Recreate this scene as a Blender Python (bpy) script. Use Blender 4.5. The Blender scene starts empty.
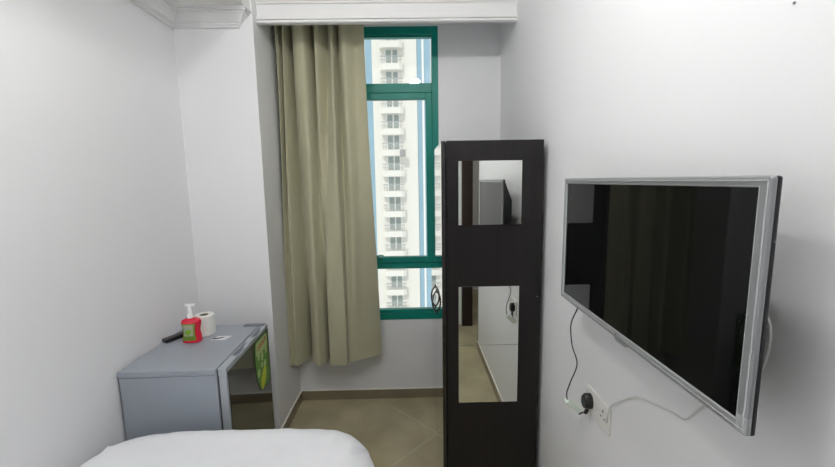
import bpy, bmesh, math, random
from mathutils import Vector, Matrix
random.seed(4)
S = bpy.context.scene
C = S.collection
R = math.radians

# ------------------------------------------------------------------ dimensions (metres)
XL, XR = -1.195, 0.573          # left and right wall faces
XA = -0.791                     # left face of window alcove
YP, YB = 2.12, 2.5475           # pier face, back wall face
YF = -0.65                      # front wall (behind the camera)
ZC = 2.62                       # ceiling
ZB = 2.362                      # underside of the dropped ceiling on the left

# ------------------------------------------------------------------ materials
def nodes(name):
    m = bpy.data.materials.new(name); m.use_nodes = True
    nt = m.node_tree; b = nt.nodes['Principled BSDF']
    return m, nt, b
def mat(name, col, rough=.5, metal=0, noise=0, nscale=20, bump=0, bscale=60, coat=0, spec=.5, sheen=0):
    m, nt, b = nodes(name)
    b.inputs['Base Color'].default_value = (*col, 1)
    b.inputs['Roughness'].default_value = rough
    b.inputs['Metallic'].default_value = metal
    b.inputs['Coat Weight'].default_value = coat
    b.inputs['Coat Roughness'].default_value = .05
    b.inputs['Specular IOR Level'].default_value = spec
    b.inputs['Sheen Weight'].default_value = sheen
    tc = nt.nodes.new('ShaderNodeTexCoord')
    if noise:
        n = nt.nodes.new('ShaderNodeTexNoise'); n.inputs['Scale'].default_value = nscale
        n.inputs['Detail'].default_value = 4
        nt.links.new(tc.outputs['Object'], n.inputs['Vector'])
        r = nt.nodes.new('ShaderNodeMapRange')
        r.inputs['To Min'].default_value = 1-noise; r.inputs['To Max'].default_value = 1+noise
        nt.links.new(n.outputs['Fac'], r.inputs['Value'])
        h = nt.nodes.new('ShaderNodeVectorMath'); h.operation = 'SCALE'
        h.inputs[0].default_value = col
        nt.links.new(r.outputs['Result'], h.inputs['Scale'])
        nt.links.new(h.outputs[0], b.inputs['Base Color'])
    if bump:
        n2 = nt.nodes.new('ShaderNodeTexNoise'); n2.inputs['Scale'].default_value = bscale
        n2.inputs['Detail'].default_value = 5
        nt.links.new(tc.outputs['Object'], n2.inputs['Vector'])
        bp = nt.nodes.new('ShaderNodeBump'); bp.inputs['Strength'].default_value = bump
        bp.inputs['Distance'].default_value = .003
        nt.links.new(n2.outputs['Fac'], bp.inputs['Height'])
        nt.links.new(bp.outputs[0], b.inputs['Normal'])
    return m
def emis(name, col, s):
    m, nt, b = nodes(name)
    b.inputs['Base Color'].default_value = (*col, 1)
    b.inputs['Emission Color'].default_value = (*col, 1)
    b.inputs['Emission Strength'].default_value = s
    return m

M = {}
M['wall'] = mat('white_wall_paint', (.838, .842, .856), .55, noise=.012, nscale=3, bump=.15, bscale=40)
M['ceil'] = mat('ceiling_paint', (.78, .78, .76), .7, noise=.01, nscale=3)
M['plaster'] = mat('plaster_moulding', (.82, .82, .815), .55, noise=.01)
M['teal'] = mat('green_window_paint', (.003, .23, .18), .35, spec=.3, noise=.05, nscale=8)
M['curtain'] = mat('olive_curtain_cloth', (.475, .46, .315), .8, noise=.05, nscale=14, bump=.25, bscale=500, sheen=.2)
M['rail'] = mat('white_rail', (.7, .7, .7), .4)
M['fridge'] = mat('silver_grey_paint', (.33, .365, .41), .32, noise=.02, nscale=10, bump=.08, bscale=300)
M['fridge_door'] = mat('silver_plastic', (.42, .45, .48), .35, metal=.3, noise=.02)
M['fridge_dark'] = mat('grey_recess_plastic', (.19, .21, .24), .45, noise=.03)
M['fridge_glass'] = mat('dark_mirror_door', (.012, .013, .012), .06, noise=.05, spec=.9, coat=.8)
M['rubber'] = mat('black_rubber', (.02, .02, .022), .6, noise=.1)
M['red'] = mat('red_soap_plastic', (.72, .006, .04), .18, noise=.03, coat=.4)
M['label_green'] = mat('label_green', (.33, .55, .07), .4, noise=.1, nscale=200)
M['label_cream'] = mat('label_cream', (.75, .78, .62), .4, noise=.04, nscale=120)
M['lime'] = mat('lime_print', (.25, .52, .03), .4, noise=.15, nscale=200)
M['dkgreen'] = mat('dark_green_print', (.035, .16, .03), .4, noise=.15, nscale=150)
M['midgreen'] = mat('mid_green_print', (.11, .30, .03), .35, noise=.25, nscale=60)
M['palegreen'] = mat('pale_green_print', (.5, .66, .30), .35, noise=.15, nscale=80)
M['yellow'] = mat('yellow_green_print', (.62, .68, .03), .35, noise=.1, nscale=80)
M['redprint'] = mat('red_print', (.62, .03, .02), .4, noise=.05)
M['pump'] = mat('white_pump_plastic', (.85, .85, .86), .25, noise=.01)
M['paper'] = mat('white_tissue_paper', (.84, .84, .80), .85, noise=.03, bump=.4, bscale=200)
M['core'] = mat('brown_cardboard', (.20, .17, .12), .9, noise=.1)
M['card'] = mat('white_card', (.80, .80, .83), .5, noise=.01)
M['blackp'] = mat('black_plastic', (.012, .012, .013), .35, noise=.1, nscale=40)
M['ink'] = mat('dark_ink', (.05, .05, .06), .5, noise=.1)
M['button'] = mat('grey_rubber_buttons', (.12, .12, .13), .5, noise=.1)
M['sheet'] = mat('white_duvet_cotton', (.83, .84, .87), .8, noise=.015, nscale=6, bump=.5, bscale=22, sheen=.1)
M['mattress'] = mat('cream_mattress_fabric', (.7, .68, .62), .9, noise=.03)
M['bedwood'] = mat('dark_bed_wood', (.05, .035, .025), .5, noise=.2)
M['mirror'] = mat('mirror_silver', (.83, .85, .82), .015, metal=1)
M['mirror_edge'] = mat('mirror_polished_edge', (.6, .66, .62), .15, metal=.6, noise=.02)
M['chrome'] = mat('dark_chrome', (.22, .22, .23), .15, metal=1, noise=.02)
M['tvsilver'] = mat('silver_tv_plastic', (.29, .30, .31), .3, metal=.3, noise=.03, nscale=30)
M['tvridge'] = mat('polished_silver_edge', (.5, .51, .52), .2, metal=.5, noise=.03, nscale=30)
M['screen'] = mat('glossy_black_screen', (.0035, .004, .0038), .03, noise=.05, spec=.17)
M['tvback'] = mat('black_tv_housing', (.010, .011, .014), .4, noise=.1, bump=.1)
M['outlet'] = mat('white_socket_plastic', (.80, .79, .75), .3, noise=.01)
M['cablew'] = mat('white_cable_sheath', (.66, .66, .64), .4, noise=.02)
M['adaptor'] = mat('pale_green_white_plastic', (.76, .84, .74), .4, noise=.02)
M['lampw'] = mat('lamp_white_metal', (.8, .8, .8), .4, noise=.01)
M['lampglow'] = emis('lamp_diffuser', (1, .985, .97), 225)
M['doorwood'] = mat('dark_brown_door_wood', (.028, .016, .012), .4, noise=.2, nscale=12)
M['cream'] = mat('cream_render', (.80, .76, .675), .9, noise=.03, nscale=.5)
M['pale'] = mat('pale_render', (.86, .84, .79), .9, noise=.02, nscale=.5)
M['bluestrip'] = mat('blue_curtain_wall', (.31, .46, .54), .35, noise=.12, nscale=.4)
M['winglass'] = mat('tinted_window_glass', (.34, .38, .35), .3, noise=.2, nscale=.6)
M['railing'] = mat('grey_balcony_metal', (.42, .42, .40), .5, noise=.05)
M['acgrey'] = mat('grey_unit_metal', (.33, .32, .30), .6, noise=.1)
M['screw'] = mat('screw_metal', (.3, .3, .3), .4, metal=.3, noise=.1)

# clear window glass: thin sheet
m = bpy.data.materials.new('clear_window_glass'); m.use_nodes = True; nt = m.node_tree
nt.nodes.remove(nt.nodes['Principled BSDF'])
out = nt.nodes['Material Output']
t = nt.nodes.new('ShaderNodeBsdfTransparent'); t.inputs[0].default_value = (.965, .98, .975, 1)
g = nt.nodes.new('ShaderNodeBsdfGlossy'); g.inputs['Roughness'].default_value = .01
mx = nt.nodes.new('ShaderNodeMixShader')
fr = nt.nodes.new('ShaderNodeFresnel'); fr.inputs['IOR'].default_value = 1.45
nt.links.new(fr.outputs[0], mx.inputs[0]); nt.links.new(t.outputs[0], mx.inputs[1]); nt.links.new(g.outputs[0], mx.inputs[2])
nt.links.new(mx.outputs[0], out.inputs[0])
M['glass'] = m

# dark wardrobe laminate with faint vertical grain and a few pale chips
def laminate(name, rough, chips):
    m, nt, b = nodes(name)
    tc = nt.nodes.new('ShaderNodeTexCoord'); mp = nt.nodes.new('ShaderNodeMapping')
    mp.inputs['Scale'].default_value = (60, 60, 2.2)
    nt.links.new(tc.outputs['Object'], mp.inputs[0])
    n = nt.nodes.new('ShaderNodeTexNoise'); n.inputs['Scale'].default_value = 1; n.inputs['Detail'].default_value = 6
    nt.links.new(mp.outputs[0], n.inputs['Vector'])
    cr = nt.nodes.new('ShaderNodeValToRGB')
    cr.color_ramp.elements[0].color = (.0045, .0038, .0040, 1); cr.color_ramp.elements[0].position = .3
    cr.color_ramp.elements[1].color = (.0105, .0080, .0082, 1); cr.color_ramp.elements[1].position = .7
    nt.links.new(n.outputs['Fac'], cr.inputs[0])
    if chips:
        v = nt.nodes.new('ShaderNodeTexVoronoi'); v.inputs['Scale'].default_value = 7.5
        nt.links.new(tc.outputs['Object'], v.inputs['Vector'])
        lt = nt.nodes.new('ShaderNodeMath'); lt.operation = 'LESS_THAN'; lt.inputs[1].default_value = .022
        nt.links.new(v.outputs['Distance'], lt.inputs[0])
        mix = nt.nodes.new('ShaderNodeMix'); mix.data_type = 'RGBA'
        nt.links.new(lt.outputs[0], mix.inputs['Factor'])
        nt.links.new(cr.outputs[0], mix.inputs['A']); mix.inputs['B'].default_value = (.5, .45, .38, 1)
        nt.links.new(mix.outputs['Result'], b.inputs['Base Color'])
    else:
        nt.links.new(cr.outputs[0], b.inputs['Base Color'])
    b.inputs['Roughness'].default_value = rough; b.inputs['Specular IOR Level'].default_value = .38
    return m
M['laminate'] = laminate('dark_wenge_laminate', .42, True)
M['gloss_door'] = laminate('glossy_dark_laminate', .04, False)
M['gloss_door'].node_tree.nodes['Principled BSDF'].inputs['Coat Weight'].default_value = 1
M['gloss_door'].node_tree.nodes['Principled BSDF'].inputs['Coat Roughness'].default_value = .015
M['gloss_door'].node_tree.nodes['Principled BSDF'].inputs['Coat IOR'].default_value = 1.4

# floor tiles laid on the diagonal
def tiles(name, base, corner, size, skirting=False):
    m, nt, b = nodes(name)
    tc = nt.nodes.new('ShaderNodeTexCoord')
    n = nt.nodes.new('ShaderNodeTexNoise'); n.inputs['Scale'].default_value = 3.5; n.inputs['Detail'].default_value = 8
    nt.links.new(tc.outputs['Object'], n.inputs['Vector'])
    cr = nt.nodes.new('ShaderNodeValToRGB')
    cr.color_ramp.elements[0].color = (*[c*.86 for c in base], 1); cr.color_ramp.elements[0].position = .35
    cr.color_ramp.elements[1].color = (*[c*1.12 for c in base], 1); cr.color_ramp.elements[1].position = .65
    nt.links.new(n.outputs['Fac'], cr.inputs[0])
    if skirting:
        nt.links.new(cr.outputs[0], b.inputs['Base Color']); b.inputs['Roughness'].default_value = .35
        return m
    sub = nt.nodes.new('ShaderNodeVectorMath'); sub.operation = 'SUBTRACT'; sub.inputs[1].default_value = (*corner, 0)
    nt.links.new(tc.outputs['Object'], sub.inputs[0])
    rot = nt.nodes.new('ShaderNodeVectorRotate'); rot.rotation_type = 'Z_AXIS'; rot.inputs['Angle'].default_value = R(45)
    nt.links.new(sub.outputs[0], rot.inputs['Vector'])
    sep = nt.nodes.new('ShaderNodeSeparateXYZ'); nt.links.new(rot.outputs[0], sep.inputs[0])
    ds = []
    for ax in 'XY':
        a = nt.nodes.new('ShaderNodeMath'); a.operation = 'PINGPONG'; a.inputs[1].default_value = size/2
        ad = nt.nodes.new('ShaderNodeMath'); ad.operation = 'ADD'; ad.inputs[1].default_value = size*20
        nt.links.new(sep.outputs[ax], ad.inputs[0]); nt.links.new(ad.outputs[0], a.inputs[0]); ds.append(a)
    mn = nt.nodes.new('ShaderNodeMath'); mn.operation = 'MINIMUM'
    nt.links.new(ds[0].outputs[0], mn.inputs[0]); nt.links.new(ds[1].outputs[0], mn.inputs[1])
    # PINGPONG is 0 on the grid lines
    lt = nt.nodes.new('ShaderNodeMath'); lt.operation = 'LESS_THAN'; lt.inputs[1].default_value = .0022
    nt.links.new(mn.outputs[0], lt.inputs[0])
    n3 = nt.nodes.new('ShaderNodeTexNoise'); n3.inputs['Scale'].default_value = 5
    nt.links.new(tc.outputs['Object'], n3.inputs['Vector'])
    mr = nt.nodes.new('ShaderNodeMapRange'); mr.inputs['From Min'].default_value = .35; mr.inputs['From Max'].default_value = .6
    mr.inputs['To Min'].default_value = .15; mr.inputs['To Max'].default_value = .9
    nt.links.new(n3.outputs['Fac'], mr.inputs['Value'])
    ln = nt.nodes.new('ShaderNodeVectorMath'); ln.operation = 'LENGTH'; nt.links.new(sub.outputs[0], ln.inputs[0])
    dm = nt.nodes.new('ShaderNodeMapRange'); dm.inputs['From Min'].default_value = .32; dm.inputs['From Max'].default_value = .42
    dm.inputs['To Min'].default_value = 1; dm.inputs['To Max'].default_value = .12
    nt.links.new(ln.outputs['Value'], dm.inputs['Value'])
    mm = nt.nodes.new('ShaderNodeMath'); mm.operation = 'MULTIPLY'; nt.links.new(mr.outputs[0], mm.inputs[0]); nt.links.new(dm.outputs[0], mm.inputs[1]); mr = mm
    mu = nt.nodes.new('ShaderNodeMath'); mu.operation = 'MULTIPLY'
    nt.links.new(lt.outputs[0], mu.inputs[0]); nt.links.new(mr.outputs[0], mu.inputs[1])
    mix = nt.nodes.new('ShaderNodeMix'); mix.data_type = 'RGBA'
    nt.links.new(mu.outputs[0], mix.inputs['Factor']); nt.links.new(cr.outputs[0], mix.inputs['A'])
    mix.inputs['B'].default_value = (.72, .68, .58, 1)
    nt.links.new(mix.outputs['Result'], b.inputs['Base Color'])
    b.inputs['Roughness'].default_value = .22
    return m
M['floor'] = tiles('beige_polished_tiles', (.44, .39, .25), (.133, 2.15), .6)
M['skirt'] = tiles('brown_skirting_tile', (.25, .212, .138), (0, 0), .6, True)
M['grout'] = mat('white_grout_bead', (.75, .73, .66), .7, noise=.03)

# ------------------------------------------------------------------ mesh helpers
def box(bm, x0, x1, y0, y1, z0, z1, bev=0, seg=2):
    r = bmesh.ops.create_cube(bm, size=1)
    vs = r['verts']
    for v in vs:
        v.co = Vector(((x0+x1)/2+v.co.x*(x1-x0), (y0+y1)/2+v.co.y*(y1-y0), (z0+z1)/2+v.co.z*(z1-z0)))
    if bev:
        es = list({e for v in vs for e in v.link_edges})
        bmesh.ops.bevel(bm, geom=es, offset=bev, segments=seg, affect='EDGES', profile=.5)
def prism(bm, pts, a, b, axis='z'):
    """polygon pts extruded from a to b along an axis"""
    def P(p, h):
        return {'z': (p[0], p[1], h), 'x': (h, p[0], p[1]), 'y': (p[0], h, p[1])}[axis]
    v0 = [bm.verts.new(P(p, a)) for p in pts]; v1 = [bm.verts.new(P(p, b)) for p in pts]
    n = len(pts)
    bm.faces.new(v0); bm.faces.new(v1)
    for i in range(n): bm.faces.new((v0[i], v0[(i+1) % n], v1[(i+1) % n], v1[i]))
def lathe(bm, prof, c=(0, 0, 0), n=32, sx=1, sy=1, close=True):
    rings = []
    for r, z in prof:
        rings.append([bm.verts.new((c[0]+r*sx*math.cos(2*math.pi*k/n), c[1]+r*sy*math.sin(2*math.pi*k/n), c[2]+z)) for k in range(n)])
    for a, b in zip(rings, rings[1:]):
        for k in range(n): bm.faces.new((a[k], a[(k+1) % n], b[(k+1) % n], b[k]))
    if close:
        bm.faces.new(list(reversed(rings[0]))); bm.faces.new(rings[-1])
def smoothpath(pts, n=8):
    pts = [Vector(p) for p in pts]; out = []
    P = [pts[0]]+pts+[pts[-1]]
    for i in range(1, len(P)-2):
        for k in range(n):
            t = k/n; a, b, c, d = P[i-1], P[i], P[i+1], P[i+2]
            out.append(.5*((2*b)+(c-a)*t+(2*a-5*b+4*c-d)*t*t+(3*b-a-3*c+d)*t**3))
    out.append(pts[-1]); return out
def tube(bm, pts, r, n=8, smooth=8):
    p = smoothpath(pts, smooth) if smooth else [Vector(q) for q in pts]
    rings = []; up = None
    for i, q in enumerate(p):
        d = (p[min(i+1, len(p)-1)]-p[max(i-1, 0)]).normalized()
        if up is None: up = d.orthogonal().normalized()
        up = (up-d*up.dot(d)).normalized(); s = d.cross(up)
        rings.append([bm.verts.new(q+(up*math.cos(2*math.pi*k/n)+s*math.sin(2*math.pi*k/n))*r) for k in range(n)])
    for a, b in zip(rings, rings[1:]):
        for k in range(n): bm.faces.new((a[k], a[(k+1) % n], b[(k+1) % n], b[k]))
    bm.faces.new(list(reversed(rings[0]))); bm.faces.new(rings[-1])
def obj(name, bm, material, parent=None, smooth=False, wn=False):
    bmesh.ops.recalc_face_normals(bm, faces=bm.faces)
    me = bpy.data.meshes.new(name); bm.to_mesh(me); bm.free()
    me.materials.append(M[material])
    o = bpy.data.objects.new(name, me); C.objects.link(o)
    if parent is not None:
        o.parent = parent
        inv = Matrix.LocRotScale(parent.location, parent.rotation_euler, None).inverted()
        if parent.get('_w'): pass
    if smooth:
        for p in me.polygons: p.use_smooth = True
        md = o.modifiers.new('es', 'EDGE_SPLIT'); md.split_angle = R(38)
    return o
def thing(name, label, cat, loc=(0, 0, 0), rz=0, group=None):
    o = bpy.data.objects.new(name, None); C.objects.link(o); o.location = loc; o.rotation_euler = (0, 0, rz)
    o.empty_display_size = .05
    o['label'] = label; o['category'] = cat
    if group: o['group'] = group
    return o
def tag(o, label, cat, group=None):
    o['label'] = label; o['category'] = cat
    if group: o['group'] = group
    return o
def struct(name, bm, m, parent=None, smooth=False, label=None, cat=None):
    o = obj(name, bm, m, parent, smooth)
    if parent is None: o['kind'] = 'structure'
    if label: o['label'] = label
    if cat: o['category'] = cat
    return o
B = bmesh.new
def local(bm, loc):     # bring world-built geometry into a thing's local frame (no rotation)
    bmesh.ops.translate(bm, verts=bm.verts, vec=-Vector(loc)); return bm
def wpart(name, bm, m, parent, smooth=False):   # part modelled in world coordinates
    return obj(name, local(bm, parent.location), m, parent, smooth)

# ------------------------------------------------------------------ room shell
T = .14
bm = B(); box(bm, XL-T, 2.0, YF-1.3, YB+.02, -.12, 0); struct('floor', bm, 'floor', label='polished beige floor tiles laid on the diagonal', cat='floor')
bm = B(); box(bm, XL-T, 2.0, YF-1.3, YB+T, ZC, ZC+.12); struct('ceiling', bm, 'ceil', label='white ceiling of the small bedroom', cat='ceiling')
bm = B(); box(bm, XL-T, XL, YF-T, YP, 0, ZC); struct('wall_left', bm, 'wall', label='white left wall beside the bed', cat='wall')
bm = B(); box(bm, XL-T, XA, YP, YB+T, 0, ZC); struct('wall_pier', bm, 'wall', label='white pier wall behind the fridge, left of the window alcove', cat='wall')
# back wall with the window hole
WX0, WX1, WZ0, WZ1 = -.66, .180, .567, 2.44
bm = B()
box(bm, XA, WX0, YB, YB+T, 0, ZC); box(bm, WX1, XR, YB, YB+T, 0, ZC)
box(bm, WX0, WX1, YB, YB+T, 0, WZ0); box(bm, WX0, WX1, YB, YB+T, WZ1, ZC)
struct('wall_back', bm, 'wall', label='white back wall around the green window', cat='wall')
bm = B(); box(bm, XR, XR+.1, -.06, YB+T, 0, ZC); struct('wall_right', bm, 'wall', label='white right wall carrying the television', cat='wall')
bm = B(); box(bm, XR, XR+.118, -.085, -.06, 0, ZC, .003); struct('trim_1', bm, 'doorwood', label='dark wooden end trim of the right wall', cat='trim')
bm = B(); box(bm, XL-T, .50, YF-T, YF, 0, ZC); box(bm, .50, 1.36, YF-T, YF, 2.14, ZC)
struct('wall_front', bm, 'wall', label='white wall behind the camera with the doorway', cat='wall')
bm = B(); box(bm, 1.36, 1.5, YF-1.3, .1, 0, ZC); box(bm, XR+.1, 1.5, 0, .1, 0, ZC)
struct('wall_entry', bm, 'wall', label='white wall of the entry nook', cat='wall')
bm = B(); box(bm, XL-T, 1.5, YF-1.3-T, YF-1.3, 0, ZC); box(bm, -.3, -.2, YF-1.3, YF-T, 0, ZC)
struct('wall_corridor', bm, 'wall', label='white corridor wall beyond the doorway', cat='wall')
# door frame behind the camera (seen in the mirrors)
d = bpy.data.objects.new('door_1', None); C.objects.link(d); d.location = (.93, YF, 0); d['kind'] = 'structure'
d['label'] = 'dark brown open doorway frame seen in the mirrors'; d['category'] = 'door'
for x0, x1 in ((.50, .607), (1.27, 1.36)):
    bm = B(); box(bm, x0, x1, YF-T-.01, YF+.05, 0, 2.10, .004); wpart('jamb', bm, 'doorwood', d)
bm = B(); box(bm, .50, 1.36, YF-T-.01, YF+.05, 2.10, 2.18, .004); wpart('head', bm, 'doorwood', d)

# dropped ceiling along the left wall
bm = B(); box(bm, XL, -.80, YF, YP, ZB, ZC); struct('trim_2', bm, 'ceil', label='dropped ceiling box along the left wall', cat='trim')

# cornice below it: left wall, pier, and a returned end
prof = [(0, 0), (.012, 0), (.012, .012), (.018, .012), (.018, .020), (.026, .023), (.034, .034), (.050, .050), (.060, .056),
        (.060, .064), (.067, .064), (.067, .072), (.074, .072), (.074, .0805), (0, .0805)]
z0 = ZB-.0805
ex = -.868
ring = []
bm = B()
for o_, h in prof:
    ring.append([bm.verts.new((XL+o_, YF, z0+h)), bm.verts.new((XL+o_, YP-o_, z0+h)), bm.verts.new((ex+o_, YP-o_, z0+h)), bm.verts.new((ex+o_, YP, z0+h))])
for a, b in zip(ring, ring[1:]):
    for k in range(3): bm.faces.new((a[k], a[k+1], b[k+1], b[k]))
struct('trim_3', bm, 'plaster', label='stepped plaster cornice on the left wall and pier', cat='cornice')

# curtain pelmet box across the alcove, with lip mouldings and a crown
YPL, ZPL = 2.18, 2.3245
pts = [(YPL+.004, ZPL), (YPL-.006, ZPL), (YPL-.012, ZPL+.004), (YPL-.012, ZPL+.013), (YPL+.003, ZPL+.014), (YPL+.003, ZPL+.0175),
       (YPL-.010, ZPL+.019), (YPL-.010, ZPL+.028), (YPL+.002, ZPL+.030), (YPL+.006, ZPL+.036), (YPL+.004, 2.420), (YPL-.006, 2.422), (YPL-.006, 2.430),
       (YPL-.014, 2.432), (YPL-.014, 2.442), (YPL-.03, 2.465), (YPL-.06, 2.49), (YPL-.075, 2.50), (YPL-.075, ZC), (YPL+.022, ZC), (YPL+.022, ZPL)]
bm = B(); prism(bm, pts, XA, XR, 'x'); struct('trim_4', bm, 'plaster', label='white moulded pelmet box above the window', cat='pelmet')

# skirting
def skirt(name, segs, lab):
    bm = B()
    for s in segs: box(bm, *s, 0, .066)
    o = struct(name, bm, 'skirt', label=lab, cat='skirting')
    bm = B()
    for s in segs: box(bm, *s, .066, .0705)
    obj('grout_bead', bm, 'grout', o)
skirt('baseboard_back', [(XA, XR, YB-.009, YB)], 'brown tile skirting under the window')
skirt('baseboard_pier', [(XA, XA+.009, YP-.009, YB-.009), (XL+.009, XA, YP-.009, YP)], 'brown tile skirting around the pier')
skirt('baseboard_left', [(XL, XL+.009, YF, YP)], 'tile skirting on the left wall')
skirt('baseboard_right', [(XR-.009, XR, -.06, YB-.009)], 'tile skirting on the right wall')

# ------------------------------------------------------------------ window
w = bpy.data.objects.new('window_1', None); C.objects.link(w); w.location = (-.24, YB, WZ0); w['kind'] = 'structure'
w['label'] = 'green framed window half covered by the curtain'; w['category'] = 'window'
f0, f1 = YB-.004, YB+.065
bm = B()
box(bm, .140, WX1, f0, f1, WZ0, WZ1, .002); box(bm, WX0, WX0+.04, f0, f1, WZ0, WZ1, .002)
box(bm, WX0+.04, .140, f0, f1, 2.394, WZ1, .002); box(bm, WX0+.04, .140, f0, f1, WZ0, .612, .002)
box(bm, WX0+.04, .140, f0, f1, 2.048, 2.104, .002); box(bm, WX0+.04, .140, f0, f1, .920, .960, .002)
wpart('window_frame', bm, 'teal', w)
bm = B()
box(bm, WX0+.04, .140, f0+.016, f1-.01, .612, .632, .002); box(bm, WX0+.04, .140, f0+.02, f1-.01, 2.384, 2.394, .001)
wpart('glazing_bead', bm, 'teal', w)
bm = B(); s0, s1 = YB-.012, YB+.03
box(bm, .098, .139, s0, s1, .962, 2.046, .003); box(bm, WX0+.042, WX0+.082, s0, s1, .962, 2.046, .003)
box(bm, WX0+.082, .098, s0, s1, 2.006, 2.046, .003); box(bm, WX0+.082, .098, s0, s1, .962, 1.001, .003)
wpart('sash', bm, 'teal', w)
for n, (a, b_, c, e) in enumerate(((WX0+.04, .14, 2.104, 2.384), (WX0+.08, .1, 1.0, 2.007), (WX0+.04, .14, .632, .92))):
    bm = B(); box(bm, a, b_, YB+.020, YB+.024, c, e); wpart('window_pane', bm, 'glass', w)
bm = B()
box(bm, -.262, -.228, YB-.022, YB-.012, .985, 1.012, .003)
tube(bm, [(-.245, YB-.02, 1.003), (-.245, YB-.045, 1.005), (-.225, YB-.05, 1.017), (-.205, YB-.05, 1.021), (-.188, YB-.05, 1.016)], .0045)
wpart('window_handle', bm, 'teal', w, True)

# ------------------------------------------------------------------ curtain
top = [-.755, -.745, -.728, -.708, -.685, -.635, -.589, -.559, -.524, -.471, -.43, -.407, -.366, -.307, -.248]
bot = [-.785, -.772, -.757, -.737, -.690, -.663, -.601, -.562, -.542, -.523, -.426, -.406, -.354, -.302, -.205]
dep = [.5, .95, .12, .9, .05, .8, .9, .05, .85, .15, .8, .08, .7, .35, .6]     # 1 = towards the room
depb = [.6, .95, .70, .95, .15, .1, .95, .60, .05, .95, 1.0, .55, .5, .38, .12]
def cr1(a, t):
    i = min(int(t), len(a)-2); u = t-i
    p = [a[max(i-1, 0)], a[i], a[i+1], a[min(i+2, len(a)-1)]]
    return p[1]*(1-u)+p[2]*u if False else .5*(2*p[1]+(p[2]-p[0])*u+(2*p[0]-5*p[1]+4*p[2]-p[3])*u*u+(3*p[1]-p[0]-3*p[2]+p[3])*u**3)
NU, NV = 168, 46
ZT, ZH = 2.44, .343
def curtain_pt(u, v):
    t = u*(len(top)-1); k = v
    kk = k*k*(3-2*k)
    a, b_ = cr1(top, t), cr1(bot, t)
    x = a*(1-kk)+b_*kk
    d_ = cr1(dep, t)*(1-kk)+cr1(depb, t)*kk
    d_ = max(0, min(1, (d_-.05)/.9))**.45
    amp = .16+.005*kk
    y = 2.515+.005*kk-d_*amp-.003*math.sin(9*k+t*1.7)
    x += .004*math.sin(5*k+t)*(1 if 0 < u < 1 else .3)
    zz = ZH + (.02*max(0, (u-.8)/.2))
    z = ZT*(1-v)+zz*v
    return Vector((max(x-.012, XA+.002), min(y, YB-.016), z))
def curtain_strip(v0, v1, nv, off, thick):
    bm = B(); F = []; Bk = []
    for j in range(nv+1):
        v = v0+(v1-v0)*j/nv; rf = []; rb = []
        for i in range(NU+1):
            p = curtain_pt(i/NU, v)
            rf.append(bm.verts.new(p-Vector((0, off, 0)))); rb.append(bm.verts.new(p+Vector((0, thick, 0))))
        F.append(rf); Bk.append(rb)
    for G in (F, Bk):
        for j in range(nv):
            for i in range(NU): bm.faces.new((G[j][i], G[j][i+1], G[j+1][i+1], G[j+1][i]))
    for j in range(nv):
        for i in (0, NU): bm.faces.new((F[j][i], F[j+1][i], Bk[j+1][i], Bk[j][i]))
    for j in (0, nv):
        for i in range(NU): bm.faces.new((F[j][i], F[j][i+1], Bk[j][i+1], Bk[j][i]))
    return bm
cu = thing('curtain', 'long olive beige curtain drawn to the left of the green window', 'curtain', (-.5, 2.44, .35))
o = wpart('cloth', curtain_strip(0, .981, NV, 0, .003), 'curtain', cu, True)
for p in o.data.polygons: p.use_smooth = True
o = wpart('hem', curtain_strip(.9805, 1, 3, .0003, .0032), 'curtain', cu, True)
for p in o.data.polygons: p.use_smooth = True
rl = thing('curtain_rail', 'white curtain rail hidden behind the pelmet', 'curtain rail', (-.11, 2.44, 2.45))
bm = B(); box(bm, XA+.003, XR-.003, 2.43, 2.455, 2.445, 2.47, .003); wpart('track', bm, 'rail', rl)
for x in (-.76, -.1, .54):
    bm = B(); box(bm, x-.01, x+.01, 2.43, YB, 2.47, 2.478); wpart('bracket', bm, 'rail', rl)

# ------------------------------------------------------------------ wardrobe
X0, X1, Y0, Y1, ZW = .125, .5506, 1.6324, 2.535, 1.66
wd = thing('wardrobe', 'tall dark brown wardrobe with two mirrors on its near side', 'wardrobe', ((X0+X1)/2, (Y0+Y1)/2, 0))
xd = X0+.018
bm = B()
box(bm, xd+.004, X1, Y0, Y0+.018, 0, ZW, .0012); wpart('side_panel', bm, 'laminate', wd)
bm = B(); box(bm, xd+.004, X1, Y1-.018, Y1, 0, ZW, .0012); wpart('side_panel', bm, 'laminate', wd)
bm = B(); box(bm, xd+.004, X1-.005, Y0+.018, Y1-.018, ZW-.02, ZW-.002); wpart('top_panel', bm, 'laminate', wd)
bm = B(); box(bm, X1-.005, X1-.001, Y0+.018, Y1-.018, .02, ZW-.02); wpart('back_panel', bm, 'laminate', wd)
bm = B(); box(bm, xd+.012, X1-.006, Y0+.018, Y1-.018, .05, .068); box(bm, xd+.02, xd+.036, Y0+.018, Y1-.018, 0, .05)
wpart('plinth', bm, 'laminate', wd)
ym = (Y0+Y1)/2
for a, b_, s in ((Y0, ym-.0015, -1), (ym+.0015, Y1, 1)):
    bm = B(); box(bm, X0, xd, a, b_, .03, ZW-.001, .0015)
    dr = wpart('door', bm, 'gloss_door', wd); dr['label'] = 'glossy reflective wardrobe door'
    yh = ym+s*.05
    bm = B()
    tube(bm, [(X0+.001, yh, .79), (X0-.008, yh, .80), (X0-.018, yh, .82), (X0-.022, yh, .85), (X0-.018, yh, .88), (X0-.008, yh, .90), (X0+.001, yh, .91)], .0048, 10)
    box(bm, X0-.004, X0, yh-.008, yh+.008, .782, .798, .001); box(bm, X0-.004, X0, yh-.008, yh+.008, .902, .918, .001)
    h = wpart('handle', bm, 'chrome', wd, True); h.parent = dr; h['label'] = 'bow shaped dark chrome handle'
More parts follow.
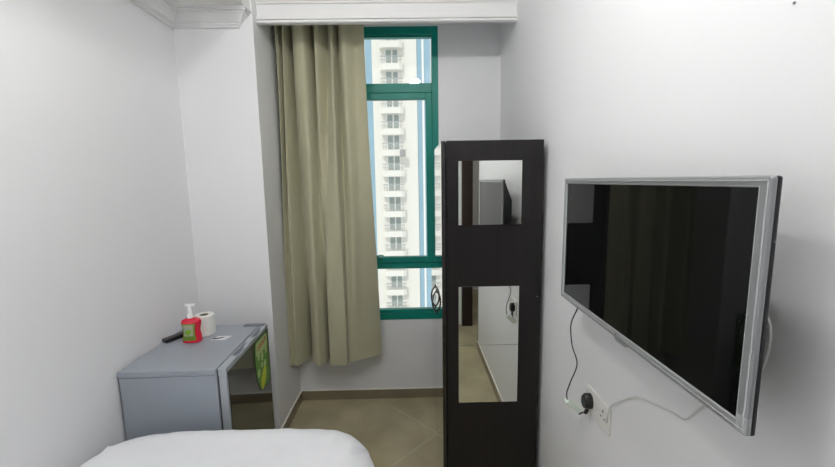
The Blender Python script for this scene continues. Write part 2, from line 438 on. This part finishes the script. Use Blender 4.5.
for (a, b_, c, e) in ((.196, .4605, 1.311, 1.5765), (.196, .4580, .779, 1.0425), (.196, .4580, .509, .7770)):
    bm = B(); box(bm, a, b_, Y0-.004, Y0-.0002, c, e)
    mi = wpart('mirror', bm, 'mirror_edge', wd)
    mi.data.materials.append(M['mirror'])
    for p in mi.data.polygons:
        if p.normal.y < -.9: p.material_index = 1

# ------------------------------------------------------------------ fridge
FX0, FX1, FY0, FY1, FZ = -1.181, -.7985, 1.492, 2.085, .7625
FY1 = 1.985
fr = thing('mini_fridge', 'small silver grey fridge with a dark mirrored door beside the bed', 'fridge', ((FX0+FX1)/2, (FY0+FY1)/2, 0))
bm = B(); box(bm, FX0, FX1, FY0, FY1, .03, FZ-.0262, .004); wpart('body', bm, 'fridge', fr)
bm = B(); box(bm, FX0-.002, FX1+.0005, FY0-.003, FY1+.002, FZ-.026, FZ, .004, 3); wpart('top_panel', bm, 'fridge', fr)
bm = B(); box(bm, FX1+.0007, FX1+.0075, FY0+.012, FY1-.008, .06, FZ-.014); wpart('door_seal', bm, 'rubber', fr)
for x in (FX0+.04, FX1-.04):
    for y in (FY0+.04, FY1-.04):
        bm = B(); lathe(bm, [(.014, 0), (.016, .005), (.016, .03)], (x, y, 0), 16); wpart('foot', bm, 'rubber', fr)
DX0, DX1 = FX1+.008, FX1+.040
zt = FZ+.002
bm = B()
# door: frame ring around the mirror face, with two grip scoops in its top edge
def scoop(y):
    for c in (FY0+.19, FY0+.395):
        t_ = abs(y-c)/.075
        if t_ < 1: return (1-t_**4)
    return 0
box(bm, DX0, DX1, FY0, FY1, .05, zt-.034, .003)
n = 60
rows = []
for i in range(n+1):
    y = FY0+(FY1-FY0)*i/n; s = scoop(y)*.016
    prf = [(DX0, zt-.034), (DX0, zt-.001), (DX0+.002, zt), (DX0+.006, zt-.0), (DX0+.009, zt-s), (DX1-.009, zt-s), (DX1-.006, zt-.001-s*.35), (DX1-.002, zt-.001-s*.35), (DX1, zt-.003-s*.35), (DX1, zt-.034)]
    rows.append([bm.verts.new((p[0], y, p[1])) for p in prf])
for a, b_ in zip(rows, rows[1:]):
    for k in range(len(a)-1): bm.faces.new((a[k], a[k+1], b_[k+1], b_[k]))
bm.faces.new(rows[0]); bm.faces.new(rows[-1])
dr = wpart('door', bm, 'fridge_door', fr)
for c in (FY0+.19, FY0+.395):
    bm = B(); box(bm, DX0+.009, DX1-.009, c-.068, c+.068, zt-.0158, zt-.0145); g_ = wpart('grip_recess', bm, 'fridge_dark', fr); g_.parent = dr
bm = B(); box(bm, DX1-.001, DX1+.0025, FY0+.012, FY1-.006, .062, zt-.022, .001); p_ = wpart('door_panel', bm, 'fridge_glass', fr); p_.parent = dr
p_['label'] = 'dark mirrored door face'
bm = B(); box(bm, FX1-.075, FX1+.030, FY1-.028, FY1+.001, FZ+.0002, FZ+.0055, .002); wpart('hinge_cover', bm, 'fridge_dark', fr)

# the fridge stands very slightly askew
piv = Vector((DX1, FY0, 0)); RF = Matrix.Rotation(R(1.5), 3, 'Z')
def askew(o):
    o.location = piv+RF@(o.location-piv); o.rotation_euler = (0, 0, R(1.5))
askew(fr)

# sticker on the fridge door
XS = DX1+.003
def plate(bm, yzs, x0_, x1_): prism(bm, yzs, x0_, x1_, 'x')
def rr(pts, r=.012, n=5):
    out = []; k = len(pts)
    for i in range(k):
        p0, p1, p2 = Vector(pts[i-1]), Vector(pts[i]), Vector(pts[(i+1) % k])
        a = p1+(p0-p1).normalized()*r; c = p1+(p2-p1).normalized()*r
        for j in range(n+1):
            t_ = j/n; out.append(tuple(a*(1-t_)**2+p1*2*t_*(1-t_)+c*t_*t_))
    return out
SA = [(1.925, .742), (1.752, .742), (1.742, .66), (1.748, .56), (1.79, .475), (1.93, .463)]
SA = [(y_+.036, z_) for y_, z_ in SA]
st = thing('fridge_sticker', 'green sticker with fruit and red lettering on the dark fridge door', 'sticker', (XS, 1.86, .6))
bm = B(); plate(bm, rr(SA, .02), XS, XS+.0008); wpart('backing', bm, 'dkgreen', st)
cx_, cz_ = 1.875, .61
bm = B(); plate(bm, rr([(cx_+(a-cx_)*.93, cz_+(b_-cz_)*.95) for a, b_ in SA], .02), XS+.0008, XS+.0012); wpart('print_field', bm, 'midgreen', st)
bm = B(); plate(bm, rr([(1.948, .732), (1.80, .732), (1.792, .665), (1.948, .66)], .015), XS+.0012, XS+.0015); wpart('title_band', bm, 'palegreen', st)
for k, (y_, z_, a_, b_) in enumerate(((1.825, .655, .014, .02), (1.868, .64, .016, .024), (1.925, .648, .014, .02), (1.815, .575, .017, .022), (1.9, .588, .018, .02), (1.86, .598, .012, .016))):
    bm = B(); plate(bm, [(y_+a_*math.cos(q*math.pi/8), z_+b_*math.sin(q*math.pi/8)) for q in range(16)], XS+.0015, XS+.0018); wpart('lime_picture', bm, 'palegreen', st)
bm = B(); plate(bm, [(1.872+.036*math.cos(q*math.pi/10)+.02*math.sin(q*math.pi/10), .525+.052*math.sin(q*math.pi/10)) for q in range(20)], XS+.0018, XS+.0021); wpart('pear_picture', bm, 'yellow', st)
def text(name, s, size, material, parent, mtx, align='CENTER', ext=.0002):
    cu_ = bpy.data.curves.new(name, 'FONT'); cu_.body = s; cu_.size = size; cu_.extrude = ext; cu_.align_x = align; cu_.align_y = 'CENTER'
    cu_.offset = size*.02
    to = bpy.data.objects.new(name+'_tmp', cu_); C.objects.link(to)
    dg = bpy.context.evaluated_depsgraph_get(); me = bpy.data.meshes.new_from_object(to.evaluated_get(dg))
    bpy.data.objects.remove(to)
    me.transform(Matrix.Translation(-Vector(parent.location)) @ mtx)
    me.materials.clear(); me.materials.append(M[material])
    o = bpy.data.objects.new(name, me); C.objects.link(o); o.parent = parent
    return o
# facing +X, reading along +Y
RX = Matrix(((0, 0, 1, 0), (1, 0, 0, 0), (0, 1, 0, 0), (0, 0, 0, 1)))
text('lettering', 'COOLER', .031, 'redprint', st, Matrix.Translation((XS+.0018, 1.875, .703)) @ Matrix.Rotation(R(8), 4, 'X') @ RX)

askew(st)
# ------------------------------------------------------------------ things on the fridge
TZ = FZ+.0003
# soap bottle
bt = thing('soap_bottle', 'red liquid soap pump bottle with green label on the fridge', 'bottle', (-1.045, 1.775, TZ), R(4))
def oval(bm, prof, n=40, e=2.6):
    rings = []
    for a, b_, z, cx in prof:
        rg = []
        for k in range(n):
            t_ = 2*math.pi*k/n; c, s = math.cos(t_), math.sin(t_)
            rg.append(bm.verts.new((cx+a*abs(c)**(2/e)*(1 if c > 0 else -1), b_*abs(s)**(2/e)*(1 if s > 0 else -1), z)))
        rings.append(rg)
    for a, b_ in zip(rings, rings[1:]):
        for k in range(n): bm.faces.new((a[k], a[(k+1) % n], b_[(k+1) % n], b_[k]))
    bm.faces.new(list(reversed(rings[0]))); bm.faces.new(rings[-1])
bp_ = [(.036, .021, 0), (.041, .025, .003), (.042, .026, .012), (.040, .026, .03), (.0365, .025, .048), (.0365, .025, .060), (.040, .026, .078), (.043, .026, .092), (.043, .026, .100), (.039, .024, .108), (.026, .018, .114), (.014, .013, .117), (.012, .012, .119)]
bm = B(); oval(bm, [(a, b_, z, 0) for a, b_, z in bp_]); obj('bottle_body', bm, 'red', bt, True)
def front_label(bm, pts_fn, off, nz=14, nx=10):
    pass
def bprof(z):
    for p, q in zip(bp_, bp_[1:]):
        if p[2] <= z <= q[2]:
            t_ = (z-p[2])/(q[2]-p[2]); return p[0]+(q[0]-p[0])*t_, p[1]+(q[1]-p[1])*t_
def label_patch(zlo, zhi, wfac, off, cx=-.004):
    bm = B(); g = []; nz, nx = 14, 12
    for j in range(nz+1):
        z = zlo+(zhi-zlo)*j/nz; a, b_ = bprof(z); row = []
        for i in range(nx+1):
            x = cx+(-1+2*i/nx)*a*wfac
            row.append(bm.verts.new((x, -b_*max(0, 1-abs(x/a)**2.6)**(1/2.6)-off, z)))
        g.append(row)
    for j in range(nz):
        for i in range(nx): bm.faces.new((g[j][i], g[j][i+1], g[j+1][i+1], g[j+1][i]))
    r = bmesh.ops.solidify(bm, geom=list(bm.faces), thickness=.0003)
    return bm
obj('label_border', label_patch(.014, .094, .74, .0006), 'label_green', bt, True)
lb = obj('label_front', label_patch(.036, .089, .56, .0024), 'label_cream', bt, True)
bm = B()
pts = [(-.004+.013*math.cos(q*math.pi/8)*(1+.15*math.sin(q*math.pi/4)), .056+.012*math.sin(q*math.pi/8)) for q in range(16)]
prism(bm, pts, -.0300, -.0262, 'y'); obj('lime_picture', bm, 'lime', bt)
bm = B(); oval(bm, [(.014, .014, .117, 0), (.015, .015, .119, 0), (.015, .015, .132, 0), (.012, .012, .136, 0), (.0105, .0105, .138, 0), (.010, .010, .166, 0), (.011, .010, .167, 0), (.011, .010, .177, 0), (.008, .008, .180, 0)], 24, 2)
pm = obj('pump', bm, 'pump', bt, True)
bm = B(); box(bm, -.019, .028, -.009, .009, .174, .184, .003, 3); obj('nozzle', bm, 'pump', pm)
# toilet roll
tr = thing('toilet_roll', 'white toilet paper roll standing behind the red soap bottle', 'toilet paper', (-1.033, 1.868, TZ))
bm = B(); n = 40
prof = [(.020, .001), (.043, 0), (.046, .003), (.046, .097), (.043, .100), (.020, .099)]
rings = [[bm.verts.new((r_*math.cos(2*math.pi*k/n), r_*math.sin(2*math.pi*k/n), z_)) for k in range(n)] for r_, z_ in prof]
for i in range(len(rings)):
    a, b_ = rings[i], rings[(i+1) % len(rings)]
    for k in range(n): bm.faces.new((a[k], a[(k+1) % n], b_[(k+1) % n], b_[k]))
obj('paper', bm, 'paper', tr, True)
bm = B(); prof = [(.0185, .0), (.0199, .0), (.0199, .098), (.0185, .098)]
rings = [[bm.verts.new((r_*math.cos(2*math.pi*k/n), r_*math.sin(2*math.pi*k/n), z_+.0005)) for k in range(n)] for r_, z_ in prof]
for i in range(4):
    a, b_ = rings[i], rings[(i+1) % 4]
    for k in range(n): bm.faces.new((a[k], a[(k+1) % n], b_[(k+1) % n], b_[k]))
obj('cardboard_core', bm, 'core', tr, True)
# remote
rm = thing('remote_control', 'black remote control lying on the fridge by the wall', 'remote control', (-1.137, 1.832, TZ), R(-27))
bm = B(); box(bm, -.019, .019, -.078, .078, 0, .018, .005, 3); obj('case', bm, 'blackp', rm)
bm = B()
for i in range(3):
    for j in range(8): box(bm, -.013+i*.0095, -.006+i*.0095, -.066+j*.0165, -.058+j*.0165, .0178, .0195, .0006, 1)
obj('buttons', bm, 'button', rm)
# card
cd = thing('paper_card', 'small white card with dark print lying on the fridge', 'card', (-.925, 1.809, TZ))
bm = B(); prism(bm, [(-.042, -.024), (.025, -.024), (.036, .024), (-.030, .024)], 0, .0008); obj('card_sheet', bm, 'card', cd)
bm = B()
prism(bm, [(-.043, -.014), (-.032, -.018), (-.012, -.012), (.004, -.001), (.012, .012), (-.004, .008), (-.022, .001), (-.034, .001)], .0008, .0012)
obj('printed_shape', bm, 'ink', cd)

# ------------------------------------------------------------------ bed and duvet
bd = thing('bed', 'single bed beneath the white duvet', 'bed', (-.68, .42, 0))
bm = B(); box(bm, -1.165, -.215, -.58, 1.37, .30, .50, .04, 3); wpart('mattress', bm, 'mattress', bd)
bm = B(); box(bm, -1.165, -.215, -.58, 1.37, .12, .299, .008); wpart('base', bm, 'bedwood', bd)
for x in (-1.13, -.25):
    for y in (-.54, 1.33):
        bm = B(); box(bm, x-.025, x+.025, y-.025, y+.025, 0, .12, .004); wpart('leg', bm, 'bedwood', bd)
# duvet: rounded slab that drapes over the free sides
bm = B()
cx, cy = -.647, .42
hx, hy = .538, 1.003
top_z = .588
N1, N2 = 96, 120
from mathutils import noise as mn
def duvet(u, v):
    # u,v in -1..1 ; superellipse plan mapped to a hanging skirt near the rim
    e = max(abs(u), abs(v)); 
    if e > 0:
        L_ = (abs(u)**6+abs(v)**6)**(1/6); k = e/L_
    else: k = 1
    pu, pv = u*k, v*k                       # rounded-corner plan
    x = cx+pu*hx; y = cy+pv*hy
    # distance to rim in metres
    dx = hx*(1-abs(u)); dy = hy*(1-abs(v)); dd = min(dx, dy)
    rad = .10 if not (u < 0 and dx < dy) else .075
    if dd < rad:
        t_ = 1-dd/rad; drop = .095*(1-math.sqrt(max(0, 1-t_**2)))
    else: drop = 0
    # loft towards corner, wrinkle noise
    z = top_z-drop+.012*mn.noise(Vector((x*3, y*3, 0)))+.007*mn.noise(Vector((x*8+y*3, y*7, 4)))+.003*mn.noise(Vector((x*22, y*14, 9)))
    z -= .028*max(0, (x-(-.40))/.3)**2+.0*x
    z -= .004*max(0, (-1.02-x)/.15)**2
    return Vector((x, y, z))
def rimfix(p, d):
    return p
G = []
for j in range(N2+1):
    row = []
    for i in range(N1+1):
        a = math.sin((-1+2*i/N1)*math.pi/2); b_ = math.sin((-1+2*j/N2)*math.pi/2)
        row.append(bm.verts.new(duvet(a, b_)))
    G.append(row)
for j in range(N2):
    for i in range(N1): bm.faces.new((G[j][i], G[j][i+1], G[j+1][i+1], G[j+1][i]))
# hanging skirt with soft folds, all round
rim = [G[0][i] for i in range(N1)]+[G[j][N1] for j in range(N2)]+[G[N2][i] for i in range(N1, 0, -1)]+[G[j][0] for j in range(N2, 0, -1)]
prev = rim; n = len(rim); base = [v.co.copy() for v in rim]
for s in range(1, 9):
    cur = []
    for k, p in enumerate(base):
        out_ = Vector((p.x-cx, (p.y-cy)*.3, 0)).normalized() if abs((p.x-cx)/hx) > abs((p.y-cy)/hy) else Vector((0, math.copysign(1, p.y-cy), 0))
        f = s/8
        wv = .010*math.sin(k*.55)*f+.006*math.sin(k*1.3+1)*f
        if p.x < -1.1: wv = 0
        q = p+out_*(.002*f+wv*(.6 if p.y > 1.3 else 1)); q.z = p.z-.30*f
        q.x = min(max(q.x, XL+.010), -.09); q.y = min(q.y, 1.43)
        cur.append(bm.verts.new(q))
    for k in range(n): bm.faces.new((prev[k], prev[(k+1) % n], cur[(k+1) % n], cur[k]))
    prev = cur
du = obj('duvet', bm, 'sheet')
for p in du.data.polygons: p.use_smooth = True
tag(du, 'puffy white duvet spread over the single bed', 'duvet')

# ------------------------------------------------------------------ television
TX = .476; TY0, TY1, TZ0, TZ1 = .510, 1.214, 1.124, 1.4996
tv = thing('television', 'flat screen television with silver bezel mounted on the right wall', 'television', (TX+.05, (TY0+TY1)/2, (TZ0+TZ1)/2))
# bezel: swept frame (outer -> inner), faces -X
def frame(bm, prof, y0, y1, z0, z1, r=.006, n=4):
    # prof: list of (inset, x)
    def loop(ins, ex=0):
        rr_ = max(r-ins, .0015); P = []
        for (cy_, cz__, a0) in ((y1-ins-rr_, z1-ins-rr_, 0), (y0+ins+ex+rr_, z1-ins-rr_, 90), (y0+ins+ex+rr_, z0+ins+rr_, 180), (y1-ins-rr_, z0+ins+rr_, 270)):
            for k in range(n+1):
                a = R(a0+90*k/n); P.append((cy_+rr_*math.cos(a), cz__+rr_*math.sin(a)))
        return P
    rings = [[bm.verts.new((x, y, z)) for y, z in loop(q[0], q[2] if len(q) > 2 else 0)] for q in prof for x in (q[1],)]
    m_ = len(rings[0])
    for a, b_ in zip(rings, rings[1:]):
        for k in range(m_): bm.faces.new((a[k], a[(k+1) % m_], b_[(k+1) % m_], b_[k]))
    return rings
bm = B(); frame(bm, [(.0, TX+.0065), (0, TX+.003), (.001, TX+.001), (.003, TX), (.0055, TX+.0004)], TY0, TY1, TZ0, TZ1); wpart('bezel_edge', bm, 'tvsilver', tv, True)
bm = B(); frame(bm, [(.0055, TX+.0004), (.0065, TX-.0003), (.0078, TX-.0003), (.0085, TX+.0008)], TY0, TY1, TZ0, TZ1); wpart('bezel_ridge', bm, 'tvridge', tv, True)
bm = B(); frame(bm, [(.0085, TX+.0008), (.0145, TX+.0020, .006)], TY0, TY1, TZ0, TZ1); wpart('bezel', bm, 'tvsilver', tv, True)
bm = B(); frame(bm, [(.0145, TX+.0020, .006), (.0152, TX+.0013, .006), (.016, TX+.0020, .006), (.017, TX+.0050, .006)], TY0, TY1, TZ0, TZ1); wpart('bezel_lip', bm, 'tvridge', tv, True)
# screen, slightly recessed
bm = B(); box(bm, TX+.0045, TX+.0055, TY0+.0225, TY1-.0165, TZ0+.0165, TZ1-.0165); wpart('screen', bm, 'screen', tv)
# housing
bm = B(); box(bm, TX+.0068, TX+.0160, TY0+.0005, TY1-.0005, TZ0+.0005, TZ1-.0005, .004, 3); wpart('back_housing', bm, 'tvback', tv)
bm = B()
y0_, y1_, z0_, z1_ = TY0+.05, TY1-.012, TZ0+.012, TZ1-.015
a = [bm.verts.new((TX+.0172, y, z)) for y, z in ((y0_, z0_), (y1_, z0_), (y1_, z1_), (y0_, z1_))]
b_ = [bm.verts.new((TX+.062, y, z)) for y, z in ((y0_+.03, z0_+.02), (y1_-.03, z0_+.02), (y1_-.03, z1_-.10), (y0_+.03, z1_-.10))]
bm.faces.new(a); bm.faces.new(b_)
for k in range(4): bm.faces.new((a[k], a[(k+1) % 4], b_[(k+1) % 4], b_[k]))
wpart('back_bulge', bm, 'tvback', tv)
bm = B(); 
for y in (.78, .94): box(bm, TX+.060, TX+.078, y-.012, y+.012, 1.17, 1.40, .002)
box(bm, TX+.076, XR-.0005, .74, .98, 1.23, 1.36, .002)
wpart('wall_bracket', bm, 'tvback', tv)
# sensor lip and small mark at the lower bezel, a screw on the housing edge
bm = B(); prism(bm, [(.820, TZ0+.002), (.885, TZ0+.002), (.873, TZ0-.006), (.832, TZ0-.006)], TX+.001, TX+.0065, 'x'); wpart('sensor_lip', bm, 'tvsilver', tv)
bm = B(); lathe(bm, [(.0025, 0), (.0025, .0006)], (0, 0, 0), 12)
bmesh.ops.rotate(bm, verts=bm.verts, matrix=Matrix.Rotation(R(-90), 3, 'Y')); bmesh.ops.translate(bm, verts=bm.verts, vec=(TX-.0002, .872, TZ0+.009)); wpart('sensor', bm, 'blackp', tv)
bm = B(); box(bm, TX+.0115, TX+.013, TY0-.0003, TY0+.002, 1.409, 1.4125); wpart('screw', bm, 'tvridge', tv)
# loose clear film strips still on the bezel corner
bm = B()
prism(bm, [(TX-.0012, TY0-.0012), (TX+.005, TY0-.0012), (TX+.005, TY0-.0006), (TX-.0006, TY0-.0006), (TX-.0006, TY0+.018), (TX-.0012, TY0+.018)], TZ0+.004, TZ0+.030)
fm = mat('clear_film', (.85, .87, .88), .25); fm.node_tree.nodes['Principled BSDF'].inputs['Alpha'].default_value = .15; M['film'] = fm
wpart('protective_film', bm, 'film', tv)

# ------------------------------------------------------------------ socket, plug, cables
so = thing('wall_socket', 'white double wall socket below the television', 'socket', (XR, 1.120, .788))
bm = B(); box(bm, XR-.009, XR-.0003, 1.045, 1.191, .745, .831, .003, 3); wpart('face_plate', bm, 'outlet', so)
for yc in (1.154, 1.080):
    bm = B()
    box(bm, XR-.0096, XR-.0088, yc-.003, yc+.003, .800, .8075)
    box(bm, XR-.0096, XR-.0088, yc-.014, yc-.0075, .781, .785); box(bm, XR-.0096, XR-.0088, yc+.0075, yc+.014, .781, .785)
    wpart('pin_hole', bm, 'ink', so)
    bm = B(); box(bm, XR-.0125, XR-.0085, yc-.008+.03*(1 if yc > 1.12 else -1)-(.0), yc+.006+.03*(1 if yc > 1.12 else -1), .808, .823, .0015); wpart('switch', bm, 'outlet', so)
pg = thing('power_plug', 'black three pin plug pushed into the wall socket', 'plug', (XR-.030, 1.160, .785))
bm = B()
pts = [(1.160+.021*math.cos(q*math.pi/12), .787+(.028 if math.sin(q*math.pi/12) > 0 else .022)*math.sin(q*math.pi/12)) for q in range(24)]
r0 = [bm.verts.new((XR-.0092, y, z)) for y, z in pts]
r1 = [bm.verts.new((XR-.026, y, z)) for y, z in pts]
r2 = [bm.verts.new((XR-.033, 1.160+(y-1.160)*.8, .787+(z-.787)*.8)) for y, z in pts]
for a, b_ in ((r0, r1), (r1, r2)):
    for k in range(24): bm.faces.new((a[k], a[(k+1) % 24], b_[(k+1) % 24], b_[k]))
bm.faces.new(r0); bm.faces.new(r2)
wpart('plug_body', bm, 'blackp', pg, True)
bm = B(); tube(bm, [(XR-.020, 1.160, .77), (XR-.020, 1.160, .758), (XR-.021, 1.166, .745)], .006); wpart('strain_relief', bm, 'blackp', pg, True)
bm = B()
tube(bm, [(XR-.021, 1.166, .745), (XR-.020, 1.190, .730), (XR-.024, 1.205, .716), (.553, 1.215, .721)], .0026)
wpart('plug_lead', bm, 'blackp', pg, True)
bm = B()
tube(bm, [(.512, 1.16, 1.16), (.522, 1.190, 1.12), (.527, 1.2, 1.086), (.508, 1.2, 1.033), (.514, 1.2, .962), (.533, 1.2, .896), (.514, 1.203, .83), (.507, 1.21, .79), (.511, 1.214, .762)], .0020)
tag(obj('power_cable', bm, 'blackp', None, True), 'thin black cable hanging from the television to the white adaptor', 'cable')
# adaptor: small white connector box between the two cables
ad = thing('cable_adaptor', 'small white adaptor box hanging beside the black plug', 'adaptor', (.532, 1.215, .7435))
bm = B(); box(bm, -.030, .030, -.012, .012, -.0100, .0100, .002)
bmesh.ops.rotate(bm, verts=bm.verts, matrix=Matrix.Rotation(math.atan2(.041, .046), 3, 'Y'))
obj('adaptor_case', bm, 'adaptor', ad)
# white aerial lead along the wall
bm = B()
tube(bm, [(XR-.012, 1.052, .785), (XR-.012, 1.045, .815), (XR-.008, 1.040, .845), (XR-.004, 1.005, .880), (XR-.004, .93, .938), (XR-.004, .86, .962), (XR-.004, .80, .98), (XR-.004, .755, .991),
          (XR-.006, .725, 1.025), (XR-.010, .69, 1.07), (XR-.014, .64, 1.12), (XR-.016, .60, 1.15), (XR-.018, .580, 1.19), (XR-.018, .571, 1.237), (XR-.020, .577, 1.28), (XR-.022, .62, 1.33)], .0022)
tag(obj('aerial_cable', bm, 'cablew', None, True), 'white cable running along the wall from socket to television', 'cable')
bm = B(); lathe(bm, [(.0019, 0), (.0019, .002), (.001, .0025)], (0, 0, 0), 12)
bmesh.ops.rotate(bm, verts=bm.verts, matrix=Matrix.Rotation(R(-90), 3, 'Y')); bmesh.ops.translate(bm, verts=bm.verts, vec=(XR, .609, 1.752))
tag(obj('wall_screw', bm, 'screw'), 'tiny dark screw head high on the right wall above the television', 'screw')

# ------------------------------------------------------------------ ceiling lamp (the room's light)
def ceiling_lamp(x, y, glow, label, k=1.0):
    t = thing('ceiling_lamp', label, 'lamp', (x, y, ZC))
    bm = B(); lathe(bm, [(.12*k, 0), (.12*k, -.012), (.105*k, -.018), (.10*k, -.018)], (0, 0, 0), 40); obj('lamp_base', bm, 'lampw', t, True)
    bm = B(); lathe(bm, [(.098*k, -.018), (.100*k, -.035), (.094*k, -.052), (.07*k, -.068), (.035*k, -.077), (.01, -.079)], (0, 0, 0), 40); obj('lamp_diffuser', bm, glow, t, True)
ceiling_lamp(.06, .62, 'lampglow', 'round white ceiling lamp over the middle of the room', .55)
M['fillglow'] = emis('fill_lamp_diffuser', (1, .985, .97), 98)  # glow of an added, unseen fill lamp that brightens the left side
ceiling_lamp(-.52, .85, 'fillglow', 'added round white fill lamp over the bed near the dropped ceiling', .7)
l2 = thing('ceiling_lamp', 'round white ceiling lamp beyond the doorway', 'lamp', (.95, -1.1, ZC))
bm = B(); lathe(bm, [(.12, 0), (.12, -.012), (.105, -.018), (.10, -.018)], (0, 0, 0), 40); obj('lamp_base', bm, 'lampw', l2, True)
M['lampglow2'] = emis('corridor_lamp_diffuser', (1, .93, .8), 14)
bm = B(); lathe(bm, [(.098, -.018), (.094, -.03), (.07, -.044), (.03, -.053), (.01, -.056)], (0, 0, 0), 40); obj('lamp_diffuser', bm, 'lampglow2', l2, True)

# ------------------------------------------------------------------ the tower outside
YT = 60.0
ap = thing('apartment_building', 'tall cream apartment tower with stacked balconies outside the window', 'building', (-2.2, YT, -45))
bm = B()
box(bm, -13, -6.45, YT+1.0, YT+14, -45, 40); box(bm, 3.05, 14, YT+.8, YT+14, -45, 40)
wpart('rear_wing', bm, 'pale', ap)
bm = B()
box(bm, -5.45, 1.1, YT, YT+14, -45, 40)
wpart('wall', bm, 'cream', ap)
for x0, x1 in ((-6.45, -5.45), (1.1, 1.85), (2.15, 3.05)):
    bm = B(); box(bm, x0, x1, YT+.35, YT+2, -45, 40); wpart('glass_strip', bm, 'bluestrip', ap)
bm = B(); box(bm, 1.85, 2.15, YT+.15, YT+2, -45, 40); wpart('pilaster', bm, 'pale', ap)
for k in range(-8, 7):
    z = 4.2+3.05*k            # middle of the opening
    bm = B(); 
    box(bm, -3.55, -1.55, YT-.02, YT+.05, z-1.15, z+1.05)
    wn_ = wpart('window', bm, 'pale', ap)
    bm = B(); box(bm, -3.40, -2.62, YT-.04, YT-.01, z-1.05, z+.95); box(bm, -2.40, -1.70, YT-.04, YT-.01, z-1.05, z+.95)
    q = wpart('pane', bm, 'winglass', ap); q.parent = wn_
    bm = B()
    pts = [(-4.25, YT), (-4.25, YT-.8), (-3.8, YT-1.2), (-1.4, YT-1.2), (-.95, YT-.8), (-.95, YT)]
    prism(bm, pts, z-2.05, z-1.15); sl = wpart('balcony', bm, 'cream', ap)
    bm = B()
    for i in range(13): box(bm, -4.0+i*.233-.03, -4.0+i*.233+.03, YT-1.14, YT-1.08, z-1.15, z-.2)
    box(bm, -4.2, -1.0, YT-1.16, YT-1.06, z-.25, z-.13); box(bm, -4.2, -1.0, YT-1.16, YT-1.06, z-.72, z-.66)
    q = wpart('railing', bm, 'railing', ap); q.parent = sl
    for xx, yy in ((3.6, YT+.78), (-5.1, YT-.02), (.25, YT-.02)) if k % 1 == 0 else ():
        if xx != 3.6: continue
        bm = B(); box(bm, xx, xx+.9, yy, yy+.05, z-.6, z+.8); wpart('window', bm, 'winglass', ap)
bm = B(); box(bm, -1.55, -.75, YT-1.75, YT-1.22, 5.05, 6.05, .03)
tag(obj('air_conditioner', bm, 'acgrey'), 'grey air conditioner unit fixed to a tower balcony', 'air conditioner')

# ------------------------------------------------------------------ daylight
W_ = bpy.data.worlds.new('World'); S.world = W_; W_.use_nodes = True
nt = W_.node_tree; bg = nt.nodes['Background']
bg.inputs[0].default_value = (.86, .93, 1.0, 1); bg.inputs[1].default_value = 1.05
sl = bpy.data.lights.new('sun', 'SUN'); sl.energy = 1.5; sl.angle = R(2); sl.color = (1, .97, .92)
so_ = bpy.data.objects.new('sun', sl); C.objects.link(so_)
so_.rotation_euler = Vector((.35, 1, -.9)).to_track_quat('-Z', 'Y').to_euler()

# ------------------------------------------------------------------ camera
cam = bpy.data.cameras.new('camera'); co = bpy.data.objects.new('camera', cam); C.objects.link(co); S.camera = co
cam.sensor_fit = 'HORIZONTAL'; cam.sensor_width = 36; cam.lens = 389.7153/835*36
cam.clip_start = .02; cam.clip_end = 300
p, r, y = R(7.7401), R(-.9101), R(.7989)
F_ = Vector((math.sin(y)*math.cos(p), math.cos(y)*math.cos(p), -math.sin(p)))
R0 = Vector((math.cos(y), -math.sin(y), 0)); U0 = R0.cross(F_)
R2 = R0*math.cos(r)+U0*math.sin(r); U2 = -R0*math.sin(r)+U0*math.cos(r)
mw = Matrix((R2, U2, -F_)).transposed().to_4x4(); mw.translation = Vector((0, 0, 1.5))
co.matrix_world = mw

S.view_settings.view_transform = 'Standard'; S.view_settings.look = 'None'
S.view_settings.exposure = .05; S.view_settings.gamma = 1
S.view_settings.use_curve_mapping = False
try:
    S.cycles.use_denoising = True; S.cycles.max_bounces = 12; S.cycles.diffuse_bounces = 8; S.cycles.sample_clamp_indirect = 6
except Exception: pass
